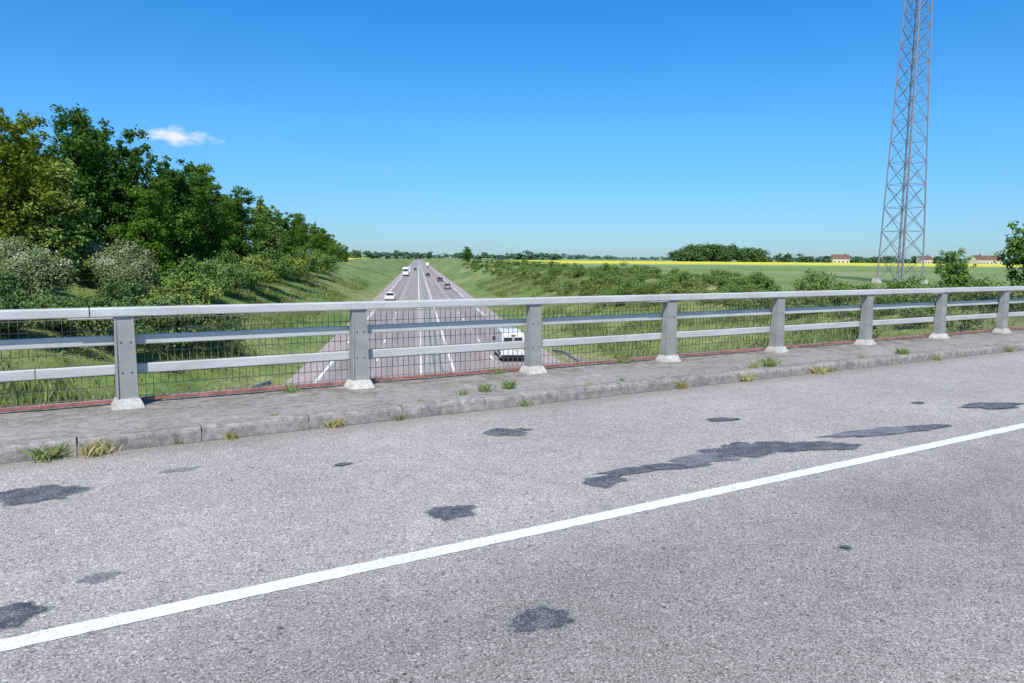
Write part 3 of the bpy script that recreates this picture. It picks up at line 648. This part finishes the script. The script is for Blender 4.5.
# ------------------------------------------------------------- vehicles
def wheel(mb,x,y,r,wd):
    n=18; vs=[]
    for yy in(y-wd/2,y+wd/2):
        for i in range(n): a=2*math.pi*i/n; vs.append((x+r*math.cos(a),yy,r+r*math.sin(a)))
    mb.add(vs,[(i,(i+1)%n,n+(i+1)%n,n+i) for i in range(n)]+[tuple(range(n)),tuple(range(n,2*n))[::-1]],0)
    mb.tube((x,y-wd/2-.01,r),(x,y+wd/2+.01,r),r*.6,r*.6,12,1)
def shell(prof,w_,tumble):
    n=len(prof); vs=[]
    for sg in(-1,1):
        for x,z in prof: vs.append((x,sg*tumble(z),z))
    return vs,[tuple(range(n)),tuple(range(n,2*n))[::-1]]+[(i,n+i,n+(i+1)%n,(i+1)%n) for i in range(n)]
def vehicle(name,kind,s,t,heading,paint):
    rot=math.radians(90 if heading>0 else -90)
    E=empty(name,HW@Matrix.Translation((s,t,-6.80))@Matrix.Rotation(rot,4,'Z'))
    body=MB();gl=MB();wh=MB();li=MB();tr=MB()
    if kind=='car':
        Lh=2.15; body_p=[(-Lh,.28),(-Lh-.03,.55),(-Lh+.05,.92),(-1.5,.98),(.85,.95),(1.75,.82),(2.1,.68),(2.17,.45),(2.1,.25)]
        v_,f_=shell(body_p,1.8,lambda z:.89 if z>.3 and z<.8 else .84); body.add(v_,f_)
        cab_=[(-1.95,.93),(-1.55,1.42),(-.9,1.5),(.1,1.47),(.95,.94)]
        v_,f_=shell(cab_,1.5,lambda z:.82 if z<1 else .64); gl.add(v_,f_)
        v_,f_=shell([(-1.6,1.40),(-.9,1.52),(.15,1.49),(.3,1.40)],1.3,lambda z:.655); body.add(v_,f_)
        for sg in(-1,1):
            for a,b in(((-1.95,.93),(-1.55,1.43)),((.95,.94),(.15,1.46)),((-.45,.94),(-.45,1.49))): body.tube((a[0],sg*.825,a[1]),(b[0],sg*.65,b[1]),.045,.04,5)
            li.box(-Lh-.05,-Lh+.12,sg*.55-.2,sg*.55+.28 if sg>0 else sg*.55+.2,.68,.86,0); li.box(2.0,2.13,sg*.62-.18,sg*.62+.18,.6,.74,1)
            body.box(.55,.75,sg*.98-.09,sg*.98+.09,.93,1.07)
            for x in(-1.35,1.35): wheel(wh,x,sg*.80,.32,.2)
        tr.box(-Lh-.06,-Lh+.1,-.8,.8,.3,.45); li.box(-Lh-.06,-Lh,-.26,.26,.55,.66,2)
    elif kind=='van':
        bp=[(-2.75,.35),(-2.78,.9),(-2.70,2.2),(-2.55,2.42),(.9,2.42),(1.35,2.25),(2.05,1.45),(2.75,1.2),(2.88,.9),(2.88,.4),(2.75,.3)]
        tb=lambda z:1.0 if z<1.3 else 1.0-.13*(z-1.3)/1.1
        v_,f_=shell(bp,2,tb); body.add(v_,f_)
        for sg in(-1,1):
            gl.box(-2.80,-2.70,sg*.42-.33,sg*.42+.33,1.42,2.02)
            gl.add([(1.0,sg*.965,1.45),(1.95,sg*.99,1.42),(1.4,sg*.92,2.05),(1.0,sg*.915,2.08)],[(0,1,2,3)])
            li.box(-2.81,-2.68,sg*.92-.07,sg*.92+.07,1.0,1.55,0); li.box(2.6,2.86,sg*.75-.16,sg*.75+.16,.85,1.08,1)
            tr.box(1.25,1.45,sg*1.16-.12,sg*1.16+.12,1.35,1.7); tr.box(-2.4,2.4,sg*1.0-.02,sg*1.0+.02,.62,.74)
            for x in(-1.7,1.85): wheel(wh,x,sg*.9,.36,.24)
        gl.add([(1.36,-.84,2.2),(1.36,.84,2.2),(2.07,.95,1.5),(2.07,-.95,1.5)],[(0,1,2,3)])
        tr.box(-2.86,-2.7,-.98,.98,.38,.58); tr.box(-2.80,-2.70,-.012,.012,.6,2.2); tr.box(-2.80,-2.72,-.1,.35,1.15,1.2); li.box(-2.815,-2.79,-.6,-.1,.95,1.07,2)
        li.box(-2.80,-2.74,-.2,.2,2.2,2.26,0)
    else:
        body.box(-8,2.2,-1.25,1.25,1.1,3.9); 
        v_,f_=shell([(2.6,.6),(2.6,3.2),(2.9,3.6),(4.4,3.3),(4.75,2.2),(4.85,.5)],2,lambda z:1.22 if z<2.5 else 1.12); body.add(v_,f_)
        gl.add([(4.47,-1.0,3.1),(4.47,1.0,3.1),(4.80,1.1,2.15),(4.80,-1.1,2.15)],[(0,1,2,3)])
        for sg in(-1,1):
            gl.add([(3.3,sg*1.2,2.2),(4.5,sg*1.2,2.2),(4.3,sg*1.17,2.95),(3.3,sg*1.17,2.95)],[(0,1,2,3)])
            for x in(-6.8,-5.5,-4.2,1.5,3.7): wheel(wh,x,sg*1.05,.5,.3)
            li.box(-8.03,-7.95,sg*1.0-.2,sg*1.0+.2,.85,1.02,0); li.box(4.8,4.9,sg*.95-.2,sg*.95+.2,.75,.95,1)
            tr.box(3.9,4.1,sg*1.4-.1,sg*1.4+.1,2.2,2.9)
        tr.box(-8,3,-.9,.9,.75,1.05); tr.box(4.8,4.95,-1.2,1.2,.4,.7)
    b=body.obj("body",paint,parent=E); bevel(b,.05 if kind!='truck' else .04,3)
    gl.obj("windows",M['glass'],parent=E); wh.obj("wheels",[M['black'],M['silver']],parent=E); li.obj("lights_and_plate",[M['redl'],M['lampg'],M['plate']],parent=E); tr.obj("trim",M['black'],parent=E)
vehicle("white_van",'van',6.3,62.5,1,M['white'])
vehicle("white_car",'car',-6.9,148,-1,M['white'])
vehicle("silver_car",'car',6.4,200,1,M['silver'])
vehicle("dark_car",'car',6.2,262,1,M['dark'])
vehicle("dark_car",'car',2.9,330,1,M['dark'])
vehicle("white_truck",'truck',-6.9,335,-1,M['white'])
vehicle("white_van",'van',-6.6,420,-1,M['white'])
vehicle("dark_car",'car',-3.2,470,-1,M['dark'])
vehicle("white_truck",'truck',6.4,640,1,M['white'])
